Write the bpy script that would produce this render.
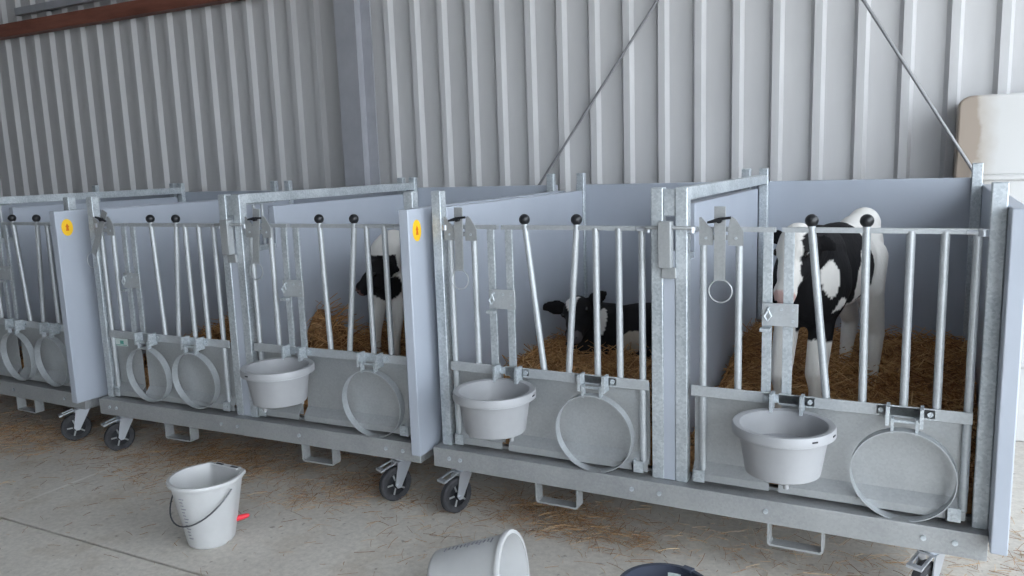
import bpy, bmesh, math, random
from mathutils import Vector, Matrix, noise
PI = math.pi
for o in list(bpy.data.objects): bpy.data.objects.remove(o, do_unlink=True)
scene = bpy.context.scene
COL = scene.collection

# ------------------------------------------------------------------ camera
def cam_axes(yaw, pitch, roll):
    a, b, c = [math.radians(v) for v in (yaw, pitch, roll)]
    fwd = Vector((math.sin(a)*math.cos(b), math.cos(a)*math.cos(b), math.sin(b)))
    right = Vector((math.cos(a), -math.sin(a), 0)); up = right.cross(fwd)
    return right*math.cos(c)+up*math.sin(c), -right*math.sin(c)+up*math.cos(c), fwd
R_, U_, W_ = cam_axes(-27.3741, -8.9507, -1.9207)
cd = bpy.data.cameras.new('camera'); cam = bpy.data.objects.new('camera', cd); COL.objects.link(cam)
M = Matrix.Identity(4)
for i in range(3):
    M[i][0] = R_[i]; M[i][1] = U_[i]; M[i][2] = -W_[i]
M[0][3], M[1][3], M[2][3] = 0.0, -3.0774, 1.6722
cam.matrix_world = M
cd.sensor_width = 36.0; cd.lens = 799.295/1024*36.0; cd.clip_start = 0.05; cd.clip_end = 200
scene.camera = cam

# ------------------------------------------------------------------ sky and exposure
world = bpy.data.worlds.new('sky'); scene.world = world; world.use_nodes = True
bg = world.node_tree.nodes['Background']
bg.inputs[0].default_value = (.84, .92, 1.0, 1); bg.inputs[1].default_value = 3.6
vs = scene.view_settings
vs.view_transform = 'Standard'; vs.look = 'None'; vs.gamma = 1.0; vs.use_curve_mapping = False
vs.exposure = 0.75

# ------------------------------------------------------------------ materials
def mat(name, col, rough=.5, metal=0.0, spec=.5):
    m = bpy.data.materials.new(name); m.use_nodes = True
    b = m.node_tree.nodes['Principled BSDF']
    b.inputs['Base Color'].default_value = (*col, 1); b.inputs['Roughness'].default_value = rough
    b.inputs['Metallic'].default_value = metal; b.inputs['Specular IOR Level'].default_value = spec
    return m
def nodes(m): return m.node_tree.nodes, m.node_tree.links, m.node_tree.nodes['Principled BSDF']
def noisy(m, cols, scale=6, detail=6, rough=None, bump=0, bscale=60, stretch=None, coord='Object', pos=None):
    n, l, b = nodes(m)
    tc = n.new('ShaderNodeTexCoord'); src = tc.outputs[coord]
    if coord == 'World':
        pass
    mp = n.new('ShaderNodeMapping'); l.new(src, mp.inputs[0])
    if stretch: mp.inputs['Scale'].default_value = stretch
    t = n.new('ShaderNodeTexNoise'); t.inputs['Scale'].default_value = scale; t.inputs['Detail'].default_value = detail
    t.inputs['Roughness'].default_value = .6
    l.new(mp.outputs[0], t.inputs['Vector'])
    r = n.new('ShaderNodeValToRGB'); e = r.color_ramp.elements
    k = len(cols)
    p = pos or [0.3+0.4*i/(k-1) for i in range(k)]
    e[0].position = p[0]; e[0].color = (*cols[0], 1); e[1].position = p[-1]; e[1].color = (*cols[-1], 1)
    for i in range(1, k-1):
        x = e.new(p[i]); x.color = (*cols[i], 1)
    l.new(t.outputs['Fac'], r.inputs[0]); l.new(r.outputs[0], b.inputs['Base Color'])
    if bump:
        t2 = n.new('ShaderNodeTexNoise'); t2.inputs['Scale'].default_value = bscale; t2.inputs['Detail'].default_value = 4
        l.new(mp.outputs[0], t2.inputs['Vector'])
        bp = n.new('ShaderNodeBump'); bp.inputs['Strength'].default_value = bump; bp.inputs['Distance'].default_value = .01
        l.new(t2.outputs['Fac'], bp.inputs['Height']); l.new(bp.outputs[0], b.inputs['Normal'])
    return r
def galvanised(name, c0, c1, rough=.48, metal=.55):
    m = mat(name, c0, rough, metal)
    n, l, b = nodes(m)
    tc = n.new('ShaderNodeTexCoord')
    v = n.new('ShaderNodeTexVoronoi'); v.inputs['Scale'].default_value = 120
    l.new(tc.outputs['Object'], v.inputs['Vector'])
    t = n.new('ShaderNodeTexNoise'); t.inputs['Scale'].default_value = 7; t.inputs['Detail'].default_value = 7
    l.new(tc.outputs['Object'], t.inputs['Vector'])
    mx = n.new('ShaderNodeMix'); mx.data_type = 'FLOAT'; mx.inputs[0].default_value = .75
    sp = n.new('ShaderNodeSeparateColor'); l.new(v.outputs['Color'], sp.inputs[0])
    l.new(sp.outputs[0], mx.inputs[2]); l.new(t.outputs['Fac'], mx.inputs[3])
    r = n.new('ShaderNodeValToRGB'); e = r.color_ramp.elements
    e[0].position = .25; e[0].color = (*c0, 1); e[1].position = .7; e[1].color = (*c1, 1)
    l.new(mx.outputs[0], r.inputs[0]); l.new(r.outputs[0], b.inputs['Base Color'])
    rr = n.new('ShaderNodeMapRange'); rr.inputs[3].default_value = rough-.08; rr.inputs[4].default_value = rough+.14
    l.new(t.outputs['Fac'], rr.inputs[0]); l.new(rr.outputs[0], b.inputs['Roughness'])
    return m
MT = {}
MT['galv'] = galvanised('galvanised steel', (.37, .415, .45), (.64, .68, .71), .44, .5)
MT['bar'] = galvanised('galvanised tube', (.42, .445, .465), (.51, .535, .555), .40, .4)
MT['sheet'] = galvanised('dull galvanised sheet', (.36, .375, .385), (.43, .445, .455), .44, .45)
MT['beam'] = galvanised('weathered galvanised beam', (.32, .33, .34), (.41, .42, .425), .5, .4)
MT['panel'] = mat('grey blue plastic panel', (.33, .365, .46), .42)
noisy(MT['panel'], [(.395, .43, .495), (.435, .47, .535)], 2.2, 8, bump=.05, bscale=25)
n, l, b = nodes(MT['panel'])
tc = n.new('ShaderNodeTexCoord'); t = n.new('ShaderNodeTexNoise'); t.inputs['Scale'].default_value = 4.2; t.inputs['Detail'].default_value = 5; t.inputs['Roughness'].default_value = .55
l.new(tc.outputs['Object'], t.inputs['Vector'])
r = n.new('ShaderNodeValToRGB'); e = r.color_ramp.elements; e[0].position = .69; e[0].color = (0,0,0,1); e[1].position = .76; e[1].color = (.7,.7,.7,1)
l.new(t.outputs['Fac'], r.inputs[0]); x = n.new('ShaderNodeMix'); x.data_type = 'RGBA'
src = b.inputs['Base Color'].links[0].from_socket; l.new(r.outputs[0], x.inputs[0]); l.new(src, x.inputs[6]); x.inputs[7].default_value = (.24, .23, .19, 1); l.new(x.outputs[2], b.inputs['Base Color'])
MT['bowl'] = mat('grey plastic', (.42, .43, .46), .45)
noisy(MT['bowl'], [(.31, .315, .33), (.365, .37, .385)], 5, 8)
MT['black'] = mat('black plastic', (.012, .013, .016), .35)
MT['rubber'] = mat('black rubber', (.025, .026, .03), .75)
noisy(MT['rubber'], [(.02, .02, .024), (.06, .06, .065)], 14, 6)
MT['dark_bucket'] = mat('dark blue grey plastic', (.035, .042, .065), .45)
MT['zinc'] = mat('bright zinc plate', (.6, .63, .68), .35, .7)
MT['white_plastic'] = mat('milky white plastic', (.70, .71, .72), .45)
noisy(MT['white_plastic'], [(.47, .475, .48), (.54, .545, .55)], 6, 7)
n, l, b = nodes(MT['white_plastic']); b.inputs['Subsurface Weight'].default_value = .25; b.inputs['Subsurface Radius'].default_value = (.02, .02, .02)
MT['mark'] = mat('printed graduation', (.22, .22, .25), .6)
MT['red'] = mat('red rubber teat', (.75, .03, .05), .4)
MT['wire'] = mat('dark wire', (.10, .105, .115), .4, .6)
MT['yellow'] = mat('yellow sticker', (.93, .55, .02), .5)
MT['orange'] = mat('orange mark', (.65, .16, .01), .5)
MT['label'] = mat('white green label', (.62, .70, .68), .5)
MT['green'] = mat('green print', (.12, .36, .30), .5)
MT['hole'] = mat('dark hole', (.03, .03, .035), .8)
MT['clad'] = mat('light grey coated cladding', (.60, .60, .61), .5)
noisy(MT['clad'], [(.525, .52, .525), (.59, .585, .588)], 1.3, 9, stretch=(3, 3, .6), bump=.03, bscale=4)
MT['column'] = mat('grey painted steel column', (.30, .31, .35), .5, .2)
noisy(MT['column'], [(.36, .365, .395), (.44, .445, .475)], 5, 8)
MT['redoxide'] = mat('red oxide steel', (.20, .06, .04), .6)
noisy(MT['redoxide'], [(.13, .045, .03), (.21, .075, .05), (.29, .11, .075)], 3, 8, stretch=(.5, 3, 3))
MT['rod'] = mat('dull steel rod', (.28, .28, .29), .5, .4)
MT['roof'] = mat('roof sheet', (.38, .39, .41), .7)
MT['tank'] = mat('white tank plastic', (.74, .73, .71), .5)
MT['eye'] = mat('dark wet eye', (.01, .008, .008), .1)
MT['water'] = mat('cloudy water', (.34, .35, .37), .08)
MT['soil'] = mat('joint filler', (.16, .14, .12), .9)

# concrete: grey with brown dust, dark specks and pale drag marks
m = MT['concrete'] = mat('worn concrete', (.42, .41, .39), .85)
n, l, b = nodes(m)
geo = n.new('ShaderNodeNewGeometry')
def tex_noise(scale, detail, rough=.6, vec=None):
    t = n.new('ShaderNodeTexNoise'); t.inputs['Scale'].default_value = scale; t.inputs['Detail'].default_value = detail
    t.inputs['Roughness'].default_value = rough; l.new(vec or geo.outputs['Position'], t.inputs['Vector']); return t
def ramp(src, stops):
    r = n.new('ShaderNodeValToRGB'); e = r.color_ramp.elements
    e[0].position, e[0].color = stops[0][0], (*stops[0][1], 1); e[1].position, e[1].color = stops[-1][0], (*stops[-1][1], 1)
    for p, c in stops[1:-1]: e.new(p).color = (*c, 1)
    l.new(src, r.inputs[0]); return r
def mixc(fac, a, bcol, mode='MIX'):
    x = n.new('ShaderNodeMix'); x.data_type = 'RGBA'; x.blend_type = mode
    l.new(fac, x.inputs[0]) if hasattr(fac, 'links') else setattr(x.inputs[0], 'default_value', fac)
    l.new(a, x.inputs[6])
    if hasattr(bcol, 'links'): l.new(bcol, x.inputs[7])
    else: x.inputs[7].default_value = (*bcol, 1)
    return x.outputs[2]
base = ramp(tex_noise(1.1, 9).outputs['Fac'], [(.30, (.50, .465, .425)), (.5, (.58, .545, .50)), (.72, (.65, .615, .565))])
fine = ramp(tex_noise(38, 6, .7).outputs['Fac'], [(.32, (.82, .82, .82)), (.62, (1.06, 1.06, 1.05))])
c = mixc(1.0, base.outputs[0], fine.outputs[0], 'MULTIPLY')
dust = ramp(tex_noise(2.3, 10, .7).outputs['Fac'], [(.52, (0, 0, 0)), (.74, (.6, .6, .6))])
c = mixc(dust.outputs[0], c, (.34, .27, .19))
sxy = n.new('ShaderNodeSeparateXYZ'); l.new(geo.outputs['Position'], sxy.inputs[0])
def mth(op, a, b_=None, cl=False):
    x = n.new('ShaderNodeMath'); x.operation = op; x.use_clamp = cl
    for i, q in enumerate((a, b_)):
        if q is None: continue
        if hasattr(q, 'links'): l.new(q, x.inputs[i])
        else: x.inputs[i].default_value = q
    return x.outputs[0]
dx = mth('ABSOLUTE', mth('ADD', sxy.outputs[0], 4.13)); near = mth('SUBTRACT', 1.0, mth('MULTIPLY', dx, 55.0), True)
rng = mth('SUBTRACT', 1.0, mth('MULTIPLY', mth('ABSOLUTE', mth('ADD', sxy.outputs[1], .45)), 2.2), True)
scr = mth('MULTIPLY', mth('MULTIPLY', near, rng), .8)
c = mixc(scr, c, (.78, .76, .72))
speck = ramp(tex_noise(24, 3, .5).outputs['Fac'], [(.66, (0, 0, 0)), (.73, (.65, .65, .65))])
c = mixc(speck.outputs[0], c, (.20, .18, .16))
l.new(c, b.inputs['Base Color'])
bp = n.new('ShaderNodeBump'); bp.inputs['Strength'].default_value = .25; bp.inputs['Distance'].default_value = .004
l.new(tex_noise(60, 5).outputs['Fac'], bp.inputs['Height']); l.new(bp.outputs[0], b.inputs['Normal'])

# straw: every stalk takes its own shade
def straw_mat(name, stops):
    m = mat(name, (.45, .28, .11), .7)
    n, l, b = nodes(m)
    g = n.new('ShaderNodeNewGeometry'); r = n.new('ShaderNodeValToRGB'); e = r.color_ramp.elements
    e[0].position = 0; e[0].color = (*stops[0], 1); e[1].position = 1; e[1].color = (*stops[-1], 1)
    for i, s in enumerate(stops[1:-1]): e.new((i+1)/(len(stops)-1)).color = (*s, 1)
    l.new(g.outputs['Random Per Island'], r.inputs[0]); l.new(r.outputs[0], b.inputs['Base Color'])
    return m
MT['straw'] = straw_mat('straw', [(.24, .115, .042), (.42, .21, .078), (.58, .325, .13), (.70, .45, .22)])
MT['straw_loose'] = straw_mat('loose straw', [(.17, .09, .045), (.30, .17, .085), (.43, .27, .14), (.58, .41, .24)])
MT['straw_base'] = mat('trodden straw', (.25, .13, .06), .9)
noisy(MT['straw_base'], [(.12, .06, .025), (.30, .155, .065), (.50, .29, .125)], 45, 6, bump=.8, bscale=80)
# coat: black and white fur from a colour attribute
m = MT['fur'] = mat('calf coat', (.5, .5, .5), .8)
n, l, b = nodes(m)
at = n.new('ShaderNodeVertexColor'); at.layer_name = 'coat'; l.new(at.outputs[0], b.inputs['Base Color'])
tc = n.new('ShaderNodeTexCoord'); t = n.new('ShaderNodeTexNoise'); t.inputs['Scale'].default_value = 90; t.inputs['Detail'].default_value = 4
mp = n.new('ShaderNodeMapping'); mp.inputs['Scale'].default_value = (1, 1, .35); l.new(tc.outputs['Object'], mp.inputs[0]); l.new(mp.outputs[0], t.inputs['Vector'])
bp = n.new('ShaderNodeBump'); bp.inputs['Strength'].default_value = .35; bp.inputs['Distance'].default_value = .008
l.new(t.outputs['Fac'], bp.inputs['Height']); l.new(bp.outputs[0], b.inputs['Normal'])
b.inputs['Specular IOR Level'].default_value = .25
# tank: stained brown at its left edge
m = MT['tank']; n, l, b = nodes(m)
tc = n.new('ShaderNodeTexCoord'); sx = n.new('ShaderNodeSeparateXYZ'); l.new(tc.outputs['Object'], sx.inputs[0])
t = n.new('ShaderNodeTexNoise'); t.inputs['Scale'].default_value = 5; t.inputs['Detail'].default_value = 8; l.new(tc.outputs['Object'], t.inputs['Vector'])
ad = n.new('ShaderNodeMath'); ad.operation = 'MULTIPLY_ADD'; l.new(t.outputs['Fac'], ad.inputs[0]); ad.inputs[1].default_value = -.22; l.new(sx.outputs['X'], ad.inputs[2])
r = n.new('ShaderNodeValToRGB'); e = r.color_ramp.elements
e[0].position = -.0; e[0].color = (.34, .28, .23, 1); e[1].position = .13; e[1].color = (.60, .595, .585, 1)
x = e.new(.025); x.color = (.48, .44, .40, 1)
l.new(ad.outputs[0], r.inputs[0]); l.new(r.outputs[0], b.inputs['Base Color'])

# ------------------------------------------------------------------ mesh helpers
class MB:
    def __init__(s): s.v = []; s.f = []
    def add(s, vs, fs):
        k = len(s.v); s.v += [tuple(p) for p in vs]; s.f += [tuple(i+k for i in f) for f in fs]; return s
    def box(s, x0, x1, y0, y1, z0, z1):
        return s.add([(x0,y0,z0),(x1,y0,z0),(x1,y1,z0),(x0,y1,z0),(x0,y0,z1),(x1,y0,z1),(x1,y1,z1),(x0,y1,z1)],
            [(0,3,2,1),(4,5,6,7),(0,1,5,4),(1,2,6,5),(2,3,7,6),(3,0,4,7)])
    def prism(s, poly, axis, a, b_):
        # poly: list of 2d points, extruded along axis from a to b_
        def P(u, w, t): return {'x': (t,u,w), 'y': (u,t,w), 'z': (u,w,t)}[axis]
        k = len(poly); vs = [P(u,w,a) for u,w in poly]+[P(u,w,b_) for u,w in poly]
        return s.add(vs, [tuple(range(k-1,-1,-1)), tuple(range(k,2*k))]+[(i,(i+1)%k,(i+1)%k+k,i+k) for i in range(k)])
    def path(s, pts, rads, nseg=10, cap=True, flat=None):
        pts = [Vector(p) for p in pts]; N = len(pts)
        if not hasattr(rads, '__len__'): rads = [rads]*N
        rings = []; ref = None
        for i in range(N):
            t = (pts[min(i+1,N-1)]-pts[max(i-1,0)])
            t = t.normalized() if t.length > 1e-9 else Vector((0,0,1))
            if ref is None:
                ref = Vector((0,0,1)) if abs(t.z) < .9 else Vector((1,0,0))
            a = (ref - t*ref.dot(t))
            if a.length < 1e-6: a = t.orthogonal()
            a.normalize(); ref = a; bb = t.cross(a)
            rings.append([pts[i]+(a*math.cos(2*PI*k/nseg)+bb*math.sin(2*PI*k/nseg))*rads[i] for k in range(nseg)])
        vs = [p for r in rings for p in r]; fs = []
        for i in range(N-1):
            for k in range(nseg):
                fs.append((i*nseg+k, i*nseg+(k+1)%nseg, (i+1)*nseg+(k+1)%nseg, (i+1)*nseg+k))
        if cap:
            fs.append(tuple(range(nseg-1,-1,-1))); fs.append(tuple((N-1)*nseg+k for k in range(nseg)))
        return s.add(vs, fs)
    def tube(s, p, q, r0, r1=None, nseg=12): return s.path([p, q], [r0, r1 if r1 is not None else r0], nseg)
    def lathe(s, prof, nseg=32, center=(0,0,0), axis='z', shape=None):
        # prof: closed list of (radius, height) going round the section; shape(angle) scales the radius
        cx, cy, cz = center; vs = []; k = len(prof); fs = []
        for i in range(nseg):
            a = 2*PI*i/nseg; sc = shape(a) if shape else 1.0
            for (rr, h) in prof:
                p = (rr*sc*math.cos(a), rr*sc*math.sin(a), h)
                if axis == 'y': p = (p[0], p[2], p[1])
                if axis == 'x': p = (p[2], p[0], p[1])
                vs.append((cx+p[0], cy+p[1], cz+p[2]))
        for i in range(nseg):
            j = (i+1) % nseg
            for q in range(k):
                w = (q+1) % k
                fs.append((i*k+q, j*k+q, j*k+w, i*k+w))
        return s.add(vs, fs)
    def ball(s, c, r, nu=16, nv=10):
        if not hasattr(r, '__len__'): r = (r,r,r)
        vs = [(c[0],c[1],c[2]+r[2])]
        for j in range(1, nv):
            for i in range(nu):
                a = 2*PI*i/nu; t = PI*j/nv
                vs.append((c[0]+r[0]*math.sin(t)*math.cos(a), c[1]+r[1]*math.sin(t)*math.sin(a), c[2]+r[2]*math.cos(t)))
        vs.append((c[0],c[1],c[2]-r[2])); fs = [(0,1+i,1+(i+1)%nu) for i in range(nu)]
        for j in range(nv-2):
            for i in range(nu):
                a0 = 1+j*nu+i; a1 = 1+j*nu+(i+1)%nu; fs.append((a0,a0+nu,a1+nu,a1))
        L = len(vs)-1; o = 1+(nv-2)*nu
        fs += [(L,o+(i+1)%nu,o+i) for i in range(nu)]
        return s.add(vs, fs)
    def mesh(s, name, mt, smooth=True, fix=True):
        me = bpy.data.meshes.new(name); me.from_pydata(s.v, [], s.f); me.update()
        if fix:
            bm = bmesh.new(); bm.from_mesh(me); bmesh.ops.recalc_face_normals(bm, faces=bm.faces); bm.to_mesh(me); bm.free()
        if smooth:
            me.shade_smooth(); me.set_sharp_from_angle(angle=math.radians(38))
        me.materials.append(MT[mt]); return me
def link(name, me, parent=None, loc=(0,0,0), rot=(0,0,0), bevel=0):
    o = bpy.data.objects.new(name, me); COL.objects.link(o); o.parent = parent; o.location = loc; o.rotation_euler = rot
    if bevel:
        md = o.modifiers.new('bevel', 'BEVEL'); md.width = bevel; md.segments = 2; md.limit_method = 'ANGLE'; md.harden_normals = False
    return o
CACHE = {}
def part(name, key, build, mt, parent, loc=(0,0,0), rot=(0,0,0), bevel=0, label=None):
    if key not in CACHE:
        mb = MB(); build(mb); CACHE[key] = mb.mesh(name, mt)
    o = link(name, CACHE[key], parent, loc, rot, bevel)
    if label: o['label'] = label
    return o
def empty(name, loc=(0,0,0), rz=0, parent=None):
    o = bpy.data.objects.new(name, None); COL.objects.link(o); o.location = loc; o.rotation_euler = (0,0,rz); o.parent = parent
    o.empty_display_size = .1; return o
def tag(o, label, cat=None, group=None, kind=None):
    o['label'] = label
    if cat: o['category'] = cat
    if group: o['group'] = group
    if kind: o['kind'] = kind
    return o
def solo(name, build, mt, label, cat, loc=(0,0,0), rot=(0,0,0), bevel=0, group=None):
    mb = MB(); build(mb); return tag(link(name, mb.mesh(name, mt), None, loc, rot, bevel), label, cat, group)

# ------------------------------------------------------------------ setting
WALL_Y = 2.43
floor = solo('floor', lambda s: s.box(-17, 30, -30, 3.2, -.12, -.02), 'soil', 'worn grey concrete floor strewn with straw', None)
del floor['label']; floor['kind'] = 'structure'
JY = -.905
def slab(name, x0, x1, y0, y1):
    mb = MB(); mb.box(x0, x1, y0, y1, -.1, 0); return link(name, mb.mesh(name, 'concrete'), floor, bevel=.004)
slab('concrete_slab', -17, 30, JY+.006, 3.2)
slab('concrete_slab', -17, 30, -7.5, JY-.006)
slab('concrete_slab', -17, 30, -30, -7.512)
wall = empty('wall_back', (0, WALL_Y, 0)); wall['kind'] = 'structure'
PITCH = .25
def sheet_profile(nr):
    pts = []
    for i in range(nr):
        x = i*PITCH
        pts += [(x, 0), (x+.150, 0), (x+.174, -.045), (x+.220, -.045), (x+.240, 0)]
    pts += [(nr*PITCH+.004, 0)]
    return pts
def cladding(mb, H=5.4):
    p = sheet_profile(4); t = .0015
    fr = [(x, y) for x, y in p]; bk = [(x, y+t) for x, y in reversed(p)]
    k = len(p); vs = [(x,y,-.02) for x,y in fr]+[(x,y,H) for x,y in fr]
    fs = [(i,i+1,i+1+k,i+k) for i in range(k-1)]
    mb.add(vs, fs)
    vs = [(x,y+t,-.02) for x,y in fr]+[(x,y+t,H) for x,y in fr]
    mb.add(vs, [(i+k,i+1+k,i+1,i) for i in range(k-1)])
mb = MB(); cladding(mb); sheet_me = mb.mesh('cladding_sheet', 'clad', smooth=False, fix=False)
X0 = .485 - 22*1.0 - .06
for i in range(26):
    link('cladding_sheet', sheet_me, wall, (X0+i*1.0, 0.0005*(i % 2), 0))
w = link('wall_left', MB().box(-17.1, -17, -30, 2.6, 0, 5.2).mesh('wall_left', 'roof')); w['kind'] = 'structure'
c = link('ceiling', MB().box(-17.1, 3.4, -8.0, 2.6, 4.6, 4.7).mesh('ceiling', 'roof')); c['kind'] = 'structure'  # unseen shed roof, its edges set to shape the daylight
w = link('wall_light_blocker', MB().box(-17.1, 1.5, -8.1, -8.0, 0, 4.7).mesh('wall_light_blocker', 'roof')); w['kind'] = 'structure'  # unseen wall added to block front sky, so daylight comes from the right

# steel column, rails and bracing of the shed
def ibeam(mb):
    mb.box(-.10, .10, -.105, -.092, 0, 4.28); mb.box(-.10, .10, .092, .105, 0, 4.28); mb.box(-.004, .004, -.092, .092, 0, 4.28)
solo('steel_column', ibeam, 'column', 'grey painted steel column standing against the corrugated wall', 'column', (-4.12, 2.275, 0))
def channel(mb):
    mb.box(-16.9, -4.25, -.055, -.045, -.045, .085); mb.box(-16.9, -4.25, -.045, .05, .075, .085); mb.box(-16.9, -4.25, -.045, .05, -.045, -.035)
solo('cladding_rail', channel, 'redoxide', 'red-brown steel rail crossing the top left of the wall', 'beam', (0, 2.3, 3.185))
def strut(mb): mb.box(-8.42, -6.2, -.03, .03, -.035, .035)
solo('grey_strut', strut, 'column', 'thin grey metal strut above the red-brown rail', 'beam', (0, 2.28, 3.37))
def rod(p, q, name, label):
    solo(name, lambda s: (s.tube(p, q, .0095, nseg=10), s.tube(Vector(q).lerp(Vector(p), .02), q, .017, nseg=8)), 'rod', label, 'rod')
def rodline(xa, za, xb, zb, y, z0, z1):
    f = lambda z: (xa+(xb-xa)*(z-za)/(zb-za), y, z)
    return f(z1), f(z0)
p, q = rodline(-2.565, 1.477, -1.644, 2.702, 2.34, .02, 4.25); rod(p, q, 'brace_rod', 'diagonal steel brace rod rising to the right behind the lying calf')
p, q = rodline(-.378, 2.554, .257, 1.504, 2.06, .02, 4.25); rod(p, q, 'brace_rod', 'diagonal steel brace rod descending to the white tank')
def tank(mb):
    w_, h_, r_ = 1.0, 1.95, .09
    poly = []
    for cx, cz, a0 in ((w_-r_, r_, -PI/2), (w_-r_, h_-r_, 0), (r_*.8, h_-r_*.6, PI/2), (r_, r_, PI)):
        for k in range(7):
            a = a0+PI/2*k/6; poly.append((cx+r_*math.cos(a)*(1 if cx > .5 else .8), cz+r_*math.sin(a)*(1 if cz < 1 or cx > .5 else .6)))
    poly = [(x+(.10*(1-z/h_) if False else .03*(z/h_)), z) for x, z in poly]
    mb.prism(poly, 'y', 0, .27)
    for z in (.45, 1.0, 1.5): mb.box(.12, .95, -.012, 0.01, z-.02, z+.02)
solo('plastic_tank', tank, 'tank', 'white plastic tank with brown-stained left edge against the wall', 'tank', (.12, 2.10, 0), bevel=.03)

# ------------------------------------------------------------------ straw
def stalk(mb, p, d, L, r, bend, rnd):
    d = Vector(d).normalized(); s = d.cross(Vector((0,0,1)))
    s = s.normalized() if s.length > 1e-4 else Vector((1,0,0)); u = s.cross(d)
    m_ = p + d*L*.5 + (s*rnd.uniform(-1,1)+u*rnd.uniform(-.2,1))*bend*L; e = p+d*L
    k = len(mb.v)
    for c_ in (p, m_, e):
        for a in (0, 2.1, 4.2):
            q = c_ + (s*math.cos(a)+u*math.sin(a))*r; mb.v.append((q.x,q.y,q.z))
    for i in (0, 3):
        for j in range(3): mb.f.append((k+i+j, k+i+(j+1)%3, k+i+3+(j+1)%3, k+i+3+j))
def bedding(unit, x0, x1, hfun, N, seed, label, y0=.075, y1=1.70, zdeck=.352):
    rnd = random.Random(seed); mb = MB()
    nx, ny = 26, 36
    def H(x, y): return hfun(x, y)+.022*noise.noise(Vector((x*7, y*7, seed)))+.012*noise.noise(Vector((x*21, y*21, seed)))
    idx = {}
    for j in range(ny+1):
        for i in range(nx+1):
            x = x0+(x1-x0)*i/nx; y = y0+(y1-y0)*j/ny
            idx[i,j] = len(mb.v); mb.v.append((x, y, max(H(x,y)-.012, zdeck+.01)))
    for j in range(ny):
        for i in range(nx): mb.f.append((idx[i,j], idx[i+1,j], idx[i+1,j+1], idx[i,j+1]))
    edge = [(i,0) for i in range(nx)]+[(nx,j) for j in range(ny)]+[(i,ny) for i in range(nx,0,-1)]+[(0,j) for j in range(ny,0,-1)]
    k = len(mb.v)
    for (i,j) in edge: v = mb.v[idx[i,j]]; mb.v.append((v[0],v[1],zdeck))
    E_ = len(edge); 
    for a in range(E_):
        b_ = (a+1) % E_; mb.f.append((idx[edge[b_]], idx[edge[a]], k+a, k+b_))
    mb.f.append(tuple(k+a for a in range(E_))); nbase = len(mb.f)
    for _ in range(N):
        x = rnd.uniform(x0+.01, x1-.01); y = rnd.uniform(y0+.01, y1-.01)
        a = rnd.uniform(0, 2*PI); L = rnd.uniform(.05, .16); el = rnd.gauss(.18, .38)
        d = Vector((math.cos(a), math.sin(a), math.sin(el)))
        ex, ey = x+d.x*L, y+d.y*L
        if not (x0 < ex < x1 and y0 < ey < y1): d = Vector((-d.x, -d.y, d.z)); ex, ey = x+d.x*L, y+d.y*L
        if not (x0 < ex < x1 and y0 < ey < y1): continue
        stalk(mb, Vector((x, y, H(x,y)+rnd.uniform(-.012,.012))), d, L, rnd.uniform(.0012,.0028), .12, rnd)
    me = mb.mesh('straw_bedding', 'straw', smooth=False, fix=False); me.materials.append(MT['straw_base'])
    for i in range(nbase): me.polygons[i].material_index = 1
    o = link('straw_bedding', me, None, unit.location, unit.rotation_euler)
    tag(o, label, 'straw', kind='stuff'); return o

# ------------------------------------------------------------------ mobile calf pens
ZB0, ZB1, ZM, ZT, ZP, ZS, D = .237, .333, .754, 1.396, 1.552, 1.475, 1.75
GY = .02
def make_caster(parent, loc, rz, brake=True):
    e = empty('caster', loc, rz, parent)
    def fork(s):
        s.box(-.05, .05, -.04, .04, .226, .236)
        s.lathe([(.0,.205),(.034,.205),(.034,.226),(0,.226)], 16)
        for sy in (-1, 1):
            s.prism([(-.045,.207),(.04,.207),(.062,.09),(.05,.072),(.03,.072)], 'y', sy*.031-.0025, sy*.031+.0025)
        s.box(-.045, .04, -.031, .031, .198, .207)
    part('fork', 'fork', fork, 'zinc', e)
    part('wheel', 'wheel', lambda s: s.lathe([(.055,-.017),(.080,-.02),(.088,-.012),(.088,.012),(.080,.02),(.055,.017)], 28, (.045,0,.088), 'y'), 'rubber', e)
    def hub(s):
        s.lathe([(.006,-.022),(.02,-.022),(.022,-.010),(.056,-.010),(.056,.010),(.022,.010),(.02,.022),(.006,.022)], 20, (.045,0,.088), 'y')
    part('hub', 'hub', hub, 'black', e)
    def spokes(s):
        for k in range(5):
            a = 2*PI*k/5; d = Vector((math.cos(a),0,math.sin(a)))
            for sy in (-1,1): s.tube(Vector((.045,sy*.012,.088))+d*.016, Vector((.045,sy*.012,.088))+d*.055, .005, nseg=6)
    part('spokes', 'spokes', spokes, 'beam', e)
    part('axle', 'axle', lambda s: s.tube((.045,-.042,.088), (.045,.042,.088), .008, nseg=10), 'zinc', e)
    if brake:
        def pedal(s):
            s.prism([(.05,.200),(.13,.180),(.13,.186),(.05,.208)], 'y', -.028, -.018); s.prism([(.05,.200),(.13,.180),(.13,.186),(.05,.208)], 'y', .018, .028)
            s.prism([(.115,.181),(.135,.176),(.135,.186),(.115,.19)], 'y', -.028, .028)
        part('brake_pedal', 'pedal', pedal, 'zinc', e)
    return e
def hoop(parent, x, z, rot, y=GY-.062, R=.176):
    # flat band hoop hinged on the mid rail
    e = empty('bucket_hoop', (x, y, z), 0, parent); e.rotation_euler = (rot, 0, 0)
    part('band', ('band',R), lambda s: s.lathe([(R-.0035,-.02),(R,-.02),(R,.02),(R-.0035,.02)], 44, (0,0,-R-.03), 'y'), 'bar', e)
    def hinge(s):
        for sx in (-.045, .035): s.box(sx, sx+.010, -.012, .012, -.044, .012)
        s.tube((-.06,0,0), (.06,0,0), .006, nseg=8)
    part('hinge_pin', 'hingepin', hinge, 'galv', e)
    return e
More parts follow.
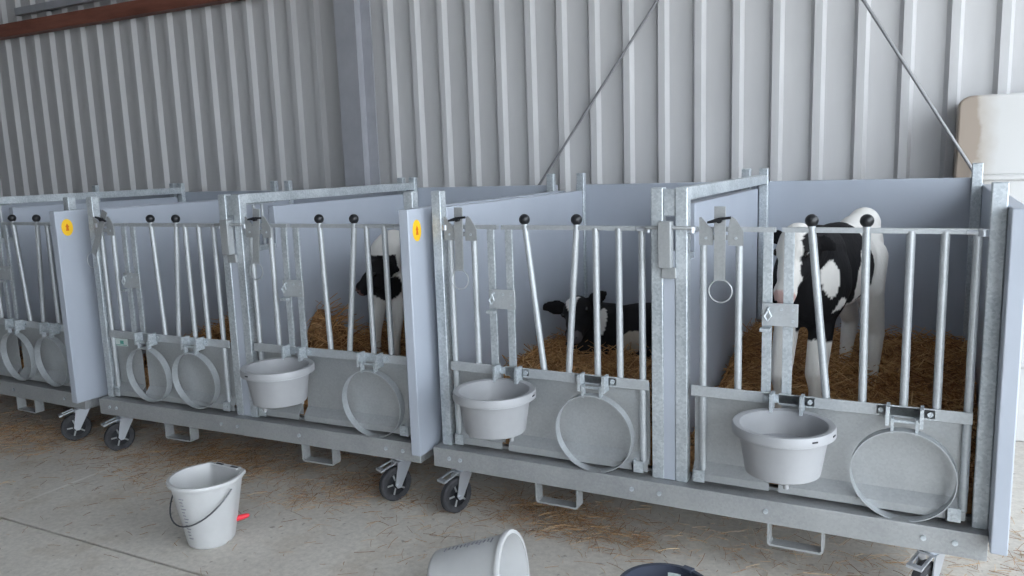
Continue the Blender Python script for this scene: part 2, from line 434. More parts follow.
def gate_bits(g, ox, kind, W):
    pass
def make_pen_gates(unit, ox, W, opts):
    ZBOT = .352
    fm = (opts['x'][2]+opts['x'][3])/2
    s0, s1 = .012, fm-.012      # door
    m0, m1 = fm+.012, W-.012    # main gate
    d_ = empty('door', (ox, GY, 0), 0, unit)
    g_ = empty('gate', (ox, GY, 0), 0, unit)
    def rails(par, a, b_, nm):
        part('top_rail', ('tr',a,b_), lambda s: s.box(a, b_, -.012, .012, ZT-.018, ZT), 'bar', par)
        part('mid_rail', ('mr',a,b_), lambda s: s.box(a, b_, -.022, -.014, ZM-.044, ZM), 'bar', par, bevel=.002)
        def sheet(s):
            s.box(a+.006, b_-.006, .016, .019, ZBOT+.02, ZM-.02)
            s.prism([(.019, ZBOT+.075), (-.020, ZBOT+.03), (-.020, ZBOT), (-.016, ZBOT), (-.016, ZBOT+.028), (.019, ZBOT+.068)], 'x', a+.006, b_-.006)
        part('sheet_panel', ('sh',a,b_), sheet, 'sheet', par)
    rails(d_, s0, s1, 'd'); rails(g_, m0, m1, 'g')
    R = .0145
    def bar(par, xa, xb, za=ZM-.02, zb=ZT-.009, long=False):
        if long: za = ZBOT+.03
        part('bar', ('bar',round(xb-xa,3),za,zb), lambda s: s.tube((0,0,za), (xb-xa,0,zb), R), 'bar', par, (xa,-.002,0))
    d1, d2, f1, f2, V1, V2, span = opts['x']
    bar(d_, d1, d1, long=True); bar(d_, d2, d2)
    def flat(par, x):
        part('flat_bar', 'flatbar', lambda s: s.box(-.018, .018, -.008, .004, ZM-.03, ZT-.009), 'galv', par, (x,0,0), bevel=.0015)
    flat(d_, f1); flat(g_, f2)
    for (xb, xt) in (V1, V2):
        bar(g_, xb, xt, zb=ZT+.006)
    for xt in (V1[1], V2[1]):
        part('knob', 'knob', lambda s: s.ball((0,0,0), .0245), 'black', g_, (xt, -.004, ZT+.026), label='black ball knob')
    for i, x in enumerate(span): bar(g_, x, x, long=(i == 2))
    # centre latch: bolted plate with hook
    lp = part('latch_plate', 'latchplate', lambda s: s.box(-.055, .078, -.026, -.017, -.042, .046), 'bar', g_, (fm, 0, 1.062), bevel=.002)
    for (hx, hz) in ((.06, .024), (.06, -.02), (.018, .024)):
        part('bolt', 'latchbolt', lambda s: s.lathe([(0,-.004),(.0055,-.004),(.0055,0),(0,0)], 10, (0,0,0), 'y'), 'galv', lp, (hx,-.026,hz))
    part('hook', 'latchhook', lambda s: (s.path([(-.03,-.02,.03),(-.03,-.042,.025),(-.018,-.046,.0),(-.03,-.046,-.02),(-.042,-.046,.0),(-.03,-.044,.02)], .005, 8), s.box(-.058, -.02, -.050, -.02, -.062, -.050)), 'galv', lp)
    lx_ = (d1+d2)/2
    # door lock on top: plate with two ears, sliding strap, wing nut and ring
    pl = part('lock_plate', 'lockplate', lambda s: (s.prism([(-.082,ZT-.07),(-.028,ZT-.07),(-.028,ZT-.016),(-.052,ZT+.014),(-.074,ZT+.04),(-.082,ZT+.038)], 'y', -.024, -.018), s.prism([(.03,ZT-.07),(.088,ZT-.07),(.088,ZT-.016),(.06,ZT+.030),(.046,ZT+.042),(.038,ZT+.036),(.03,ZT-.012)], 'y', -.024, -.018), s.box(-.028,.03,-.019,-.018,ZT-.05,ZT-.03)), 'sheet', d_, (lx_, 0, 0))
    for bx in (-.055, .06): part('bolt', 'latchbolt', None, 'galv', pl, (bx,-.024,ZT-.042))
    tilt = opts.get('tilt', 0)
    st = part('lock_strap', 'lockstrap', lambda s: s.box(-.022, .022, -.006, 0, -.215, .075), 'sheet', d_, (lx_, -.025, ZT+.006), (0, tilt, 0), bevel=.001)
    part('wing_nut', 'wingnut', lambda s: (s.lathe([(0,-.018),(.011,-.018),(.011,0),(0,0)], 12, (0,0,0), 'y'), s.prism([(-.045,-.012),(-.012,-.008),(.012,.002),(.045,.006),(.045,.016),(.012,.012),(-.012,.008),(-.045,-.004)], 'y', -.016, -.009)), 'black', st, (0, -.006, .022))
    def ring(s):
        pts = [(.045*math.cos(2*PI*k/28), -.004, .045*math.sin(2*PI*k/28)) for k in range(29)]
        s.path(pts, .0028, 8)
    part('ring', 'ring', ring, 'bar', st, (.004, 0, -.255))
    # hinges to the posts, drop-bolt tabs
    for z in (ZT-.012,):
        part('hinge_eye', 'hingeeye', lambda s: (s.lathe([(.008,-.012),(.017,-.012),(.017,.012),(.008,.012)], 14), s.tube((-.05,0,0), (-.012,0,0), .008, nseg=8), s.tube((.012,0,0), (.05,0,0), .006, nseg=8)), 'zinc', g_, (m1, -.012, z))
        part('hinge_eye', 'hingeeye', None, 'zinc', d_, (s0, -.012, z))
    for par, x in ((d_, s0+.04), (g_, m1-.04)):
        part('bolt_tab', 'bolttab', lambda s: (s.box(-.028, .02, -.040, -.034, ZBOT, ZBOT+.05), s.box(-.028,-.022,-.04,.008,ZBOT,ZBOT+.05), s.tube((0,-.043,ZBOT+.022),(0,-.03,ZBOT+.022),.009,nseg=10)), 'galv', par, (x, 0, 0))
    # brackets on the mid rail that carry the hoops
    for bx in opts['brackets']:
        def brk(s):
            for sx in (-.062, .048): s.box(sx, sx+.012, -.075, -.014, ZM-.062, ZM+.008)
            s.box(-.095, .095, -.022, -.016, ZM-.036, ZM-.004); s.tube((-.08,-.03,ZM-.02),(-.08,-.02,ZM-.02),.010,nseg=8); s.tube((.08,-.03,ZM-.02),(.08,-.02,ZM-.02),.010,nseg=8)
        part('hoop_bracket', 'hoopbracket', brk, 'galv', g_, (bx, 0, 0))
    for hx, rot in opts['hoops']:
        hoop(unit, ox+hx, ZM-.045, rot, R=opts.get('R', .176))
def make_unit(loc, rz, label, penopts, sticker=True, left_caster=True):
    u = empty('calf_pen', loc, rz)
    tag(u, label, 'calf pen')
    W = 2.3
    # base
    part('front_beam', 'fbeam', lambda s: s.prism([(-.05,ZB0),(-.004,ZB0),(-.004,ZB0+.006),(-.044,ZB0+.006),(-.044,ZB1-.006),(.06,ZB1-.006),(.06,ZB1),(-.05,ZB1)], 'x', 0, W), 'beam', u, bevel=.002)
    for x in (.0005, W-.006): part('end_plate', 'endp', lambda s: s.box(0, .0055, -.044, -.006, ZB0+.006, ZB1-.006), 'beam', u, (x,0,0))
    part('rear_beam', 'rbeam', lambda s: s.box(0, W, D-.03, D+.03, ZB0, ZB1), 'beam', u)
    for x in (.0, W-.05): part('side_beam', 'sbeam', lambda s: s.box(0, .05, -.004, D-.03, ZB0, ZB1-.007), 'beam', u, (x,0,0))
    part('deck', 'deck', lambda s: s.box(.0, W, .06, D+.02, ZB1-.006, ZB1+.012), 'beam', u)
    for x in (.09, .15, 1.0, 1.12, 1.55, 2.1, 2.2):
        part('bolt', 'beambolt', lambda s: s.lathe([(0,-.006),(.010,-.006),(.010,0),(0,0)], 8, (0,0,0), 'y'), 'galv', u, (x, -.05, ZB0+.05))
    for x in (.645, 1.66):
        part('fork_pocket', 'pocket', lambda s: s.prism([(-.104,ZB0),(-.104,ZB0-.082),(-.094,ZB0-.092),(.094,ZB0-.092),(.104,ZB0-.082),(.104,ZB0),(.096,ZB0),(.096,ZB0-.078),(.09,ZB0-.084),(-.09,ZB0-.084),(-.096,ZB0-.078),(-.096,ZB0)], 'y', -.022, .035), 'beam', u, (x, -.025, 0))
        part('fork_pocket', 'pocket2', lambda s: (s.box(-.108, -.100, -.03, .03, ZB0-.09, ZB0), s.box(.100, .108, -.03, .03, ZB0-.09, ZB0), s.box(-.108, .108, -.03, .03, ZB0-.098, ZB0-.09)), 'beam', u, (x, D, 0))
    for x, y, a in ((.105, .035, -1.9), (2.13, .035, -2.0), (.085, D-.1, 1.0), (2.12, D-.1, 1.2)):
        make_caster(u, (x, y, 0), a)
    # posts
    for x in (.025, 1.075, 1.175, 2.25):
        part('front_post', 'fpost', lambda s: (s.box(0, .05, -.004, .046, ZB1, ZP)), 'galv', u, (x, 0, 0), bevel=.004)
        part('back_post', 'bpost', lambda s: s.box(0, .05, 0, .04, ZB1+.012, 1.588), 'galv', u, (x, D-.045, 0), bevel=.004)
    # panels
    part('side_panel', 'lpanel', lambda s: s.box(.0, .04, .06, D-.05, ZB1+.014, ZS), 'panel', u, (.028,0,0), bevel=.004)
    part('side_panel', 'rpanel', lambda s: s.box(0, .052, -.13, D+.03, .305, ZS), 'panel', u, (W+.001,0,0), bevel=.005)
    for x in (.0, 1.15):
        part('back_panel', 'bkpanel', lambda s: s.box(.002, 1.148, D, D+.035, ZB1+.014, 1.512), 'panel', u, (x,0,0), bevel=.003)
    # partition between the two pens: rail, panel and barred window at its front
    part('top_rail', 'prail', lambda s: s.box(1.180, 1.222, .046, D-.045, ZP-.052, ZP), 'galv', u, bevel=.003)
    part('partition_panel', 'ppanel', lambda s: s.prism([(.05,ZB1+.014),(D-.05,ZB1+.014),(D-.05,ZP-.08),(.31,ZP-.08),(.31,1.235),(.05,1.235)], 'x', 1.128, 1.172), 'panel', u, bevel=.003)
    part('window_rail', 'wrail', lambda s: s.box(1.135, 1.165, .048, .31, 1.236, 1.262), 'galv', u)
    part('window_rail', 'wrail2', lambda s: s.box(1.135, 1.178, .048, .31, ZP-.062, ZP-.04), 'galv', u)
    for y in (.11, .175, .24):
        part('window_bar', 'wbar', lambda s: s.tube((1.15,0,1.262), (1.15,0,ZP-.062), .008, nseg=8), 'bar', u, (0,y,0))
    part('post_filler', 'pfill', lambda s: s.box(1.126, 1.174, .0, .03, ZB1+.002, 1.30), 'panel', u)
    part('post_cap_strip', 'pcap', lambda s: s.box(1.127, 1.173, .004, .03, 1.44, ZP-.006), 'galv', u, bevel=.002)
    def bolt(s):
        s.box(1.118, 1.170, -.05, -.006, 1.235, 1.42); s.box(1.122, 1.182, -.02, -.006, 1.19, 1.235); s.tube((1.06,-.028,1.395),(1.25,-.028,1.395),.008,nseg=8)
    part('slide_bolt', 'slidebolt', bolt, 'sheet', u, bevel=.003)
    for k, (ox, w) in enumerate(((.078, .994), (1.228, 1.019))):
        make_pen_gates(u, ox, w, penopts[k])
    if sticker:
        def stk(s):
            pts = [(.036*math.cos(2*PI*k/24), .05*math.sin(2*PI*k/24)) for k in range(24)]
            s.prism(pts, 'x', 0, .0012)
        st = part('sticker', 'sticker', stk, 'yellow', u, (W+.0535, -.062, 1.375), label='yellow oval sticker')
        part('sticker_mark', 'stickmark', lambda s: s.prism([(-.010,-.02),(.010,-.02),(.006,.0),(.012,.004),(0,.024),(-.012,.004),(-.006,0)], 'x', 0, .0008), 'orange', st, (.0013,0,0))
    return u
UA = ((-2.051, .055, 0), -.0098); UB = ((-4.43, .0, 0), .025); UC = ((-6.89, .06, 0), -.02)
T1 = math.radians(4.5); UP = None
XA1 = (.030, .157, .245, .337, (.495,.418), (.612,.665), (.75,.852,.952))
XA2 = (.056, .195, .303, .380, (.526,.457), (.650,.644), (.788,.894,.992))
XB1 = (.022, .122, .217, .292, (.475,.447), (.58,.648), (.712,.815,.925))
XC2 = (.04, .175, .265, .345, (.50,.44), (.634,.70), (.80,.90,.992))
XB2 = (.04, .175, .265, .345, (.517,.50), (.634,.715), (.785,.89,.992))
std = lambda t, x, b, h: dict(brackets=[b, h], hoops=[(h, T1)], tilt=t, x=x)
hung = lambda t, x, b, h: dict(brackets=[b, h], hoops=[(b, T1), (h, T1)], tilt=t, x=x, R=.165)
penA = make_unit(*UA, 'galvanised double calf pen on wheels at the right with two calves and two bowls', [std(.03, XA1, .33, .745), std(0, XA2, .39, .795)], sticker=False)
penB = make_unit(*UB, 'middle galvanised double calf pen on wheels with one grey feed bowl', [hung(.5, XB1, .355, .73), std(.12, XB2, .31, .79)])
penC = make_unit(*UC, 'leftmost galvanised double calf pen cut off by the picture edge', [hung(0, XB1, .385, .76), hung(.3, XC2, .385, .76)])
lab = part('label_plate', 'labelplate', lambda s: s.box(0, .11, -.0015, 0, 0, .045), 'label', penB, (.105, GY+.0055, .655), label='small white label with green print')
part('label_print', 'labelprint', lambda s: (s.box(.045, .075, -.001, 0, .012, .034), s.box(.01, .10, -.001, 0, .004, .008)), 'green', lab, (0,-.0017,0))

# straw beds
bed = lambda a, b_, heap=None: (lambda x, y: a+(b_-a)*min(1, max(0, (y-.3)/1.3)) + (heap(x, y) if heap else 0))
g2 = lambda x, y, cx, cy, sx, sy, h: h*math.exp(-((x-cx)/sx)**2-((y-cy)/sy)**2)
bedding(penA, .075, 1.12, bed(.55, .56, lambda x, y: g2(x,y,.1,.9,.2,.5,.05)), 9000, 1, 'golden brown straw bedding under the lying calf')
bedding(penA, 1.18, 2.292, bed(.47, .64, lambda x, y: g2(x,y,1.25,1.2,.25,.4,.10)), 11000, 2, 'brown straw bedding under the standing calf in the right pen')
bedding(penB, .075, 1.12, bed(.52, .58, lambda x, y: g2(x,y,.78,.85,.5,.35,.24)), 7000, 3, 'straw bedding in the pen with two empty hoops side by side in the middle unit')
bedding(penB, 1.18, 2.292, bed(.47, .55, lambda x, y: g2(x,y,1.18,.62,.15,.20,.33)+g2(x,y,1.45,1.1,.3,.3,.10)), 9000, 4, 'straw bedding heaped against the partition in the middle unit')
bedding(penC, 1.18, 2.292, bed(.46, .50), 2500, 5, 'straw bedding in the leftmost pen unit')

# ------------------------------------------------------------------ feed bowls held in horizontal hoops
def feed_bowl(unit, lx, label, seed):
    R = .192
    M_ = Matrix.Translation(Vector(unit.location)) @ Matrix.Rotation(unit.rotation_euler[2], 4, 'Z')
    p = M_ @ Vector((lx, -.185, .512))
    e = empty('feed_bowl', p, unit.rotation_euler[2]+seed); tag(e, label, 'feed bowl', 'grey feed bowls hung on the gates')
    H = .21; e.scale = (.905,.905,.905)
    def body(s):
        s.lathe([(0,0),(.132,0),(.146,.008),(.150,.03),(.171,.16),(.173,.168),(.176,H-.008),(.170,H-.008),(.164,.155),(.138,.05),(.115,.03),(0,.03)], 48)
    part('bowl_body', 'bowlbody', body, 'bowl', e)
    part('bowl_rim', 'bowlrim', lambda s: s.lathe([(.171,H-.012),(.194,H-.012),(.195,H-.038),(.200,H-.038),(.200,H-.008),(.196,H-.001),(.184,H),(.171,H-.004)], 48), 'bowl', e)
    part('water', 'bowlwater', lambda s: s.lathe([(0,.106),(.149,.106),(.1505,.111),(0,.111)], 48), 'water', e, label='shallow grey water')
    for k in range(3):
        a = k*2*PI/3+.5
        part('foot', 'bowlfoot', lambda s: s.lathe([(0,-.02),(.010,-.02),(.014,0.006),(0,.006)], 10), 'bowl', e, (.12*math.cos(a), .12*math.sin(a), 0))
    for k, a in enumerate((-.5, -1.1, 2.4)):
        part('rim_slot', 'rimslot', lambda s: s.box(-.012, .012, -.002, .002, -.003, .003), 'hole', e, (.2*math.cos(a), .2*math.sin(a), H-.018), (0,0,a+PI/2))
    # hoop that carries it, part of the pen
    h = empty('bucket_hoop', (lx, -.185, .671), 0, unit); h.scale = (.905,.905,.905)
    part('band', 'hband', lambda s: s.lathe([(.180,-.012),(.1835,-.012),(.1835,.016),(.180,.016)], 44), 'bar', h)
    part('hoop_arm', 'harm', lambda s: (s.box(-.05,-.04,.176,.206,-.012,.008), s.box(.04,.05,.176,.206,-.012,.008), s.tube((-.07,.2,-.004),(.07,.2,-.004),.006,nseg=8)), 'galv', h)
feed_bowl(penA, 1.63, 'large grey plastic feed bowl on the rightmost pen below the standing calf', .3)
feed_bowl(penA, .425, 'grey plastic feed bowl on the gate of the lying calf', 1.2)
feed_bowl(penB, 1.565, 'grey plastic feed bowl on the middle pen unit', 2.1)

# ------------------------------------------------------------------ white teat buckets and dark bucket
def dshape(a):
    # circle cut by one straight side at +x
    c_ = math.cos(a); lim = .80
    return 1.0 if c_ <= .62 else min(1.12, lim/c_*1.0 if c_ > .745 else 1.0+.075*(c_-.62)/.125)
def teat_bucket(label, loc, rot, handle=True, teat=True):
    e = empty('teat_bucket', loc); e.rotation_euler = rot; tag(e, label, 'bucket', 'white calf milk buckets on the floor')
    H, RT, RB = .315, .153, .098
    def body(s):
        s.lathe([(0,0),(RB-.01,0),(RB,.008),(RB+.004,.02),(RT-.004,H-.03),(RT,H-.028),(RT+.006,H),(RT-.002,H),(RT-.008,H-.024),(RB-.001,.022),(RB-.01,.016),(0,.016)], 72, shape=dshape)
    part('bucket_body', 'tb_body', body, 'white_plastic', e)
    part('bucket_rim', 'tb_rim', lambda s: s.lathe([(RT-.003,H-.016),(RT+.010,H-.016),(RT+.013,H-.006),(RT+.010,H+.002),(RT-.003,H+.002)], 72, shape=dshape), 'white_plastic', e)
    def ledge(s):
        s.box(.108, .138, -.08, .08, H-.003, H+.003)
    part('back_ledge', 'tb_ledge', ledge, 'white_plastic', e)
    for y in (-.05, .045):
        part('hook_slot', 'tb_slot', lambda s: s.box(-.006, .006, -.022, .022, -.002, .0015), 'hole', e, (.123, y, H+.003))
    def marks(s):
        for k in range(13):
            z = .06+.0165*k; r = RB+.004+(RT-RB-.008)*(z-.02)/(H-.05)+.0015
            for j in range(3 if k % 3 == 0 else 2):
                a = -3.15+.07*j
                cx, cy = r*math.cos(a), r*math.sin(a); tx, ty = -math.sin(a)*.004, math.cos(a)*.004
                nx_, ny_ = math.cos(a)*.001, math.sin(a)*.001
                s.add([(cx-tx-nx_*3,cy-ty-ny_*3,z-.0018),(cx+tx-nx_*3,cy+ty-ny_*3,z-.0018),(cx+tx+nx_,cy+ty+ny_,z-.0018),(cx-tx+nx_,cy-ty+ny_,z-.0018),
                       (cx-tx-nx_*3,cy-ty-ny_*3,z+.0018),(cx+tx-nx_*3,cy+ty-ny_*3,z+.0018),(cx+tx+nx_,cy+ty+ny_,z+.0018),(cx-tx+nx_,cy-ty+ny_,z+.0018)],
                      [(0,3,2,1),(4,5,6,7),(0,1,5,4),(1,2,6,5),(2,3,7,6),(3,0,4,7)])
    part('graduation_marks', 'tb_marks', marks, 'mark', e)
    if handle:
        def wire(s):
            pts = []
            for k in range(25):
                t = PI*k/24
                y = .165*math.cos(t); dr = .150*math.sin(t)
                pts.append((-.030-.165*math.sin(t)*(.98) if False else -(.158*math.sin(t)+.0), y, H-.035-dr*.95))
            s.path(pts, .0035, 8)
        part('wire_handle', 'tb_wire', wire, 'wire', e, label='dark wire handle')
    if teat:
        t_ = empty('teat', (.066, -.055, .085), -.85, e)
        part('teat_base', 'tb_tb', lambda s: s.lathe([(0,0),(.022,0),(.022,.014),(.016,.022),(0,.022)], 16, (0,0,0), 'x'), 'red', t_)
        part('nipple', 'tb_tn', lambda s: s.path([(.02,0,0),(.045,0,.004),(.075,0,.010),(.088,0,.012)], [.013,.013,.011,.006], 14), 'red', t_)
    return e
teat_bucket('upright white milk bucket with wire handle and red teat', (-2.85, -.66, 0), (0, 0, math.radians(88)))
lb = teat_bucket('white milk bucket lying on its side at the bottom edge', (-1.60, -.69, .112), (0, math.radians(81), math.radians(9)), handle=False, teat=False)
def dark_bucket():
    e = empty('dark_bucket', (-.70, -.72, 0), .4); tag(e, 'dark blue-grey bucket cut off at the bottom edge', 'bucket')
    H = .29
    part('bucket_body', 'db', lambda s: s.lathe([(0,0),(.105,0),(.112,.01),(.142,H-.02),(.148,H-.015),(.148,H),(.138,H),(.136,H-.02),(.106,.016),(0,.016)], 48), 'dark_bucket', e)
    part('bucket_rim', 'dbr', lambda s: s.lathe([(.139,H-.012),(.154,H-.012),(.157,H-.004),(.153,H+.004),(.139,H+.004)], 48), 'dark_bucket', e)
    part('rim_hook', 'dbh', lambda s: s.box(.135, .162, -.02, .02, H-.012, H+.006), 'dark_bucket', e, (0,0,0), (0,0,.9), bevel=.003)
    part('label_patch', 'dbl', lambda s: s.box(-.002, .002, -.022, .022, -.015, .015), 'label', e, (.1335*math.cos(1.2), .1335*math.sin(1.2), H-.035), (0,0,1.2))
    part('wire_handle', 'dbw', lambda s: s.path([(.150*math.cos(PI*k/20), -.05*math.sin(PI*k/20)-.10*math.sin(PI*k/20), H-.02-.12*math.sin(PI*k/20)) for k in range(21)], .003, 8), 'wire', e)
dark_bucket()

# ------------------------------------------------------------------ calves
def blob(mb, c, r, ax=None):
    # ellipsoid with r=(along ax, across, up)
    t = MB(); t.ball((0,0,0), (1,1,1), 20, 14)
    if ax is None: ax = Vector((1,0,0))
    x = Vector(ax).normalized(); y = Vector((0,0,1)).cross(x)
    y = y.normalized() if y.length > 1e-3 else Vector((0,1,0)); z = x.cross(y)
    vs = [Vector(c)+x*v[0]*r[0]+y*v[1]*r[1]+z*v[2]*r[2] for v in t.v]
    mb.add(vs, t.f)
def limb(mb, pts, rads):
    P_ = []; Rr = []
    for i in range(len(pts)-1):
        for k in range(4):
            t = k/4; P_.append(Vector(pts[i]).lerp(Vector(pts[i+1]), t)); Rr.append(rads[i]*(1-t)+rads[i+1]*t)
    P_.append(Vector(pts[-1])); Rr.append(rads[-1])
    mb.path(P_, Rr, 14)
    for p, r in ((pts[0], rads[0]), (pts[-1], rads[-1])): mb.ball(p, r*.99, 14, 10)
    for p, r in list(zip(pts, rads))[1:-1]: mb.ball(p, r*1.02, 14, 10)
def ear(mb, base, tip, up, wdt=.042, th=.010):
    base = Vector(base); tip = Vector(tip); d = (tip-base); L = d.length; d.normalize()
    up = Vector(up); s = (up-d*up.dot(d)).normalized(); n_ = d.cross(s)
    t = MB(); t.ball((0,0,0), (1,1,1), 16, 10)
    vs = []
    for v in t.v:
        q = (v[0]+1)/2; w_ = wdt*(1.1-.45*q) if q > .3 else wdt*(.5+q*1.55)
        vs.append(base+d*L*q+s*v[1]*w_+n_*v[2]*th)
    mb.add(vs, t.f)
def head(mb, poll, muz, side, wid=.070):
    poll = Vector(poll); muz = Vector(muz); ax = muz-poll; L = ax.length; a = ax.normalized(); s = Vector(side).normalized(); s = (s-a*s.dot(a)).normalized()
    f = s.cross(a)   # face normal
    if f.y > 0: f = -f
    def E_(c, r): # r along a, side, face
        t = MB(); t.ball((0,0,0), (1,1,1), 20, 14); mb.add([c+a*v[0]*r[0]+s*v[1]*r[1]+f*v[2]*r[2] for v in t.v], t.f)
    E_(poll+a*L*.18, (L*.34, wid, wid*1.02))          # skull
    E_(poll+a*L*.52-f*.004, (L*.36, wid*.70, wid*.80))       # nose bridge
    E_(poll+a*L*.86, (L*.17, wid*.66, wid*.62))       # muzzle
    E_(poll+a*L*.97-f*.006, (L*.09, wid*.58, wid*.50))
    E_(poll+a*L*.55-f*.045, (L*.36, wid*.50, wid*.52))  # jaw
    for k in (-1, 1):
        E_(poll+a*L*.30+s*wid*.72*k+f*.022, (.03, .020, .024))   # brow
        E_(poll+a*L*.45+s*wid*.5*k-f*.03, (L*.2, .03, .05))    # cheek
    return dict(eye=[poll+a*L*.33+s*wid*.86*k+f*.028 for k in (-1,1)], nos=[poll+a*L*1.02+s*.020*k+f*.010 for k in (-1,1)], a=a, s=s, f=f, L=L)
def finish_calf(name, mb, colour, label, origin, hd, voxel=.011, hoof=()):
    me = mb.mesh(name+'_raw', 'fur', smooth=False, fix=False)
    o = bpy.data.objects.new('tmp', me); COL.objects.link(o)
    r = o.modifiers.new('r', 'REMESH'); r.mode = 'VOXEL'; r.voxel_size = voxel
    sm = o.modifiers.new('s', 'SMOOTH'); sm.factor = .5; sm.iterations = 4
    dg = bpy.context.evaluated_depsgraph_get(); new = bpy.data.meshes.new_from_object(o.evaluated_get(dg))
    bpy.data.objects.remove(o, do_unlink=True)
    new.name = name; new.materials.clear(); new.materials.append(MT['fur']); new.shade_smooth()
    ca = new.color_attributes.new('coat', 'FLOAT_COLOR', 'POINT')
    for i, v in enumerate(new.vertices):
        ca.data[i].color = (*colour(v.co), 1)
    og = Vector(origin)
    root = empty('calf', og); tag(root, label, 'calf', 'black and white calves in the pens')
    new.transform(Matrix.Translation(-og))
    link('body', new, root)
    for p in hd['eye']: link('eye', MB().ball(Vector(p)-og, .0145, 14, 10).mesh('eye', 'eye'), root)
    for p in hd['nos']: link('nostril', MB().ball(Vector(p)-og, (.007,.006,.006), 10, 8).mesh('nostril', 'hole'), root)
    return root
BLK, WHT, PNK, DRT = (.007, .0065, .008), (.74, .72, .69), (.55, .30, .27), (.40, .32, .22)
def inside(p, c, r, amp=.25, sc=9, seed=0):
    q = Vector(((p[0]-c[0])/r[0], (p[1]-c[1])/r[1], (p[2]-c[2])/r[2])).length
    return q + amp*noise.noise(Vector(p)*sc+Vector((seed,0,0))) < 1
def mixv(a, b_, t): return tuple(a[i]*(1-t)+b_[i]*t for i in range(3))

# standing calf in the right pen, facing the camera with its left flank to the right
mb = MB()
h = Vector((-.29, -.957, 0)); lft = Vector((.957, -.29, 0))
blob(mb, (-.285, 1.16, 1.205), (.20, .110, .165), h); blob(mb, (-.262, 1.24, 1.305), (.12, .075, .09), h)
blob(mb, (-.355, .88, 1.145), (.34, .145, .205), h)
blob(mb, (-.425, .61, 1.12), (.17, .165, .215), h); blob(mb, (-.405, .66, 1.25), (.16, .09, .09), h)
limb(mb, [(-.41,.64,1.235), (-.43,.50,1.27), (-.445,.40,1.28)], [.125,.105,.088])
hdA = head(mb, (-.448,.352,1.345), (-.487,.225,1.085), lft, .074)
ear(mb, (-.40,.36,1.325), (-.295,.36,1.285), (0,-.2,1)); ear(mb, (-.50,.385,1.335), (-.60,.44,1.31), (0,0,1))
for (hp, st_, hk, ft) in (((-.235,1.14,1.16), (-.215,1.02,1.02), (-.185,1.11,.79), (-.195,1.02,.475)), ((-.33,1.18,1.16), (-.355,1.16,1.02), (-.315,1.34,.81), (-.345,1.27,.475))):
    limb(mb, [hp, st_, hk, Vector(hk).lerp(Vector(ft), .72), ft], [.098,.070,.044,.028,.040])
for (sh, el, kn, ft) in (((-.345,.60,1.10), (-.375,.60,.95), (-.390,.54,.715), (-.392,.53,.475)), ((-.51,.56,1.10), (-.52,.60,.95), (-.535,.52,.705), (-.540,.53,.475))):
    limb(mb, [sh, el, kn, Vector(kn).lerp(Vector(ft), .35), Vector(kn).lerp(Vector(ft), .75), ft], [.090,.056,.048,.028,.035,.040])
limb(mb, [(-.225,1.36,1.30), (-.21,1.40,1.15), (-.20,1.39,.95)], [.028,.018,.024])
def coatA(v):
    p = (v.x, v.y, v.z); L = Vector(p)-Vector((-.448,.352,1.345)); t = L.dot(hdA['a'])/hdA['L']; s = L.dot(hdA['s']); f = L.dot(hdA['f'])
    if v.y < .36+.05*(v.z-1.2) and v.z > 1.02 and t > -.25 and abs(s) < .12:       # face
        if t > .90: return mixv(PNK, WHT, .25)
        blaze = .050 if t < .75 else .06
        return WHT if -.075 < s-.012*noise.noise(Vector(p)*14) < .048 and f > -.03 else BLK
    if v.z < .60: return mixv(DRT, WHT, .55+.5*noise.noise(Vector(p)*20))
    for c_, r_ in (((-.345,.50,1.145), (.045,.06,.085)), ((-.20,.82,1.09), (.10,.065,.13))):
        if inside(p, c_, r_, .35, 12): return WHT
    if v.y < .93+.06*noise.noise(Vector(p)*9) and inside(p, (-.32,.76,1.22), (.30,.34,.24), .25, 8): 
        if v.y > .88 and v.x < -.36 and v.z > 1.28: return WHT
        return BLK
    if inside(p, (-.44,.48,1.19), (.20,.20,.24), .2, 8): return BLK
    if inside(p, (-.39,.60,.95), (.12,.12,.11), .3, 9): return BLK
    if v.y < .42 and v.z > 1.2 and v.x > -.375: return WHT if noise.noise(Vector(p)*25) > -.1 else BLK
    if v.y < .46 and v.z > 1.2: return BLK
    return mixv(WHT, (.62,.57,.50), max(0, min(1, (1.0-v.z)*1.2)))
finish_calf('calf', mb, coatA, 'black and white calf standing in the right pen with a white rump', (-.36,.9,.47), hdA)

# calf lying in the straw of the neighbouring pen
mb = MB()
blob(mb, (-1.40,1.36,.645), (.36,.20,.19), (1,.25,0)); blob(mb, (-1.62,1.27,.66), (.17,.15,.17), (1,.3,0)); blob(mb, (-1.15,1.40,.62), (.16,.18,.16), (1,.2,0))
limb(mb, [(-1.60,1.27,.70), (-1.68,1.20,.74), (-1.73,1.14,.775)], [.14,.12,.09]); limb(mb, [(-1.70,1.16,.74), (-1.72,1.12,.60)], [.10,.11])
hdB = head(mb, (-1.745,1.115,.850), (-1.685,.895,.700), (1,-.05,.16), .083)
ear(mb, (-1.80,1.12,.835), (-1.99,1.12,.815), (0,-.3,1), .058); ear(mb, (-1.69,1.12,.86), (-1.565,1.12,.935), (0,-.3,1), .054)
limb(mb, [(-1.62,1.15,.58), (-1.58,1.0,.52), (-1.72,.94,.515)], [.07,.045,.036]); limb(mb, [(-1.72,1.15,.56), (-1.86,1.05,.52), (-1.76,.99,.515)], [.06,.042,.034])
limb(mb, [(-1.15,1.22,.60), (-1.35,1.08,.55), (-1.18,1.06,.53), (-1.30,1.0,.52)], [.11,.065,.042,.034])
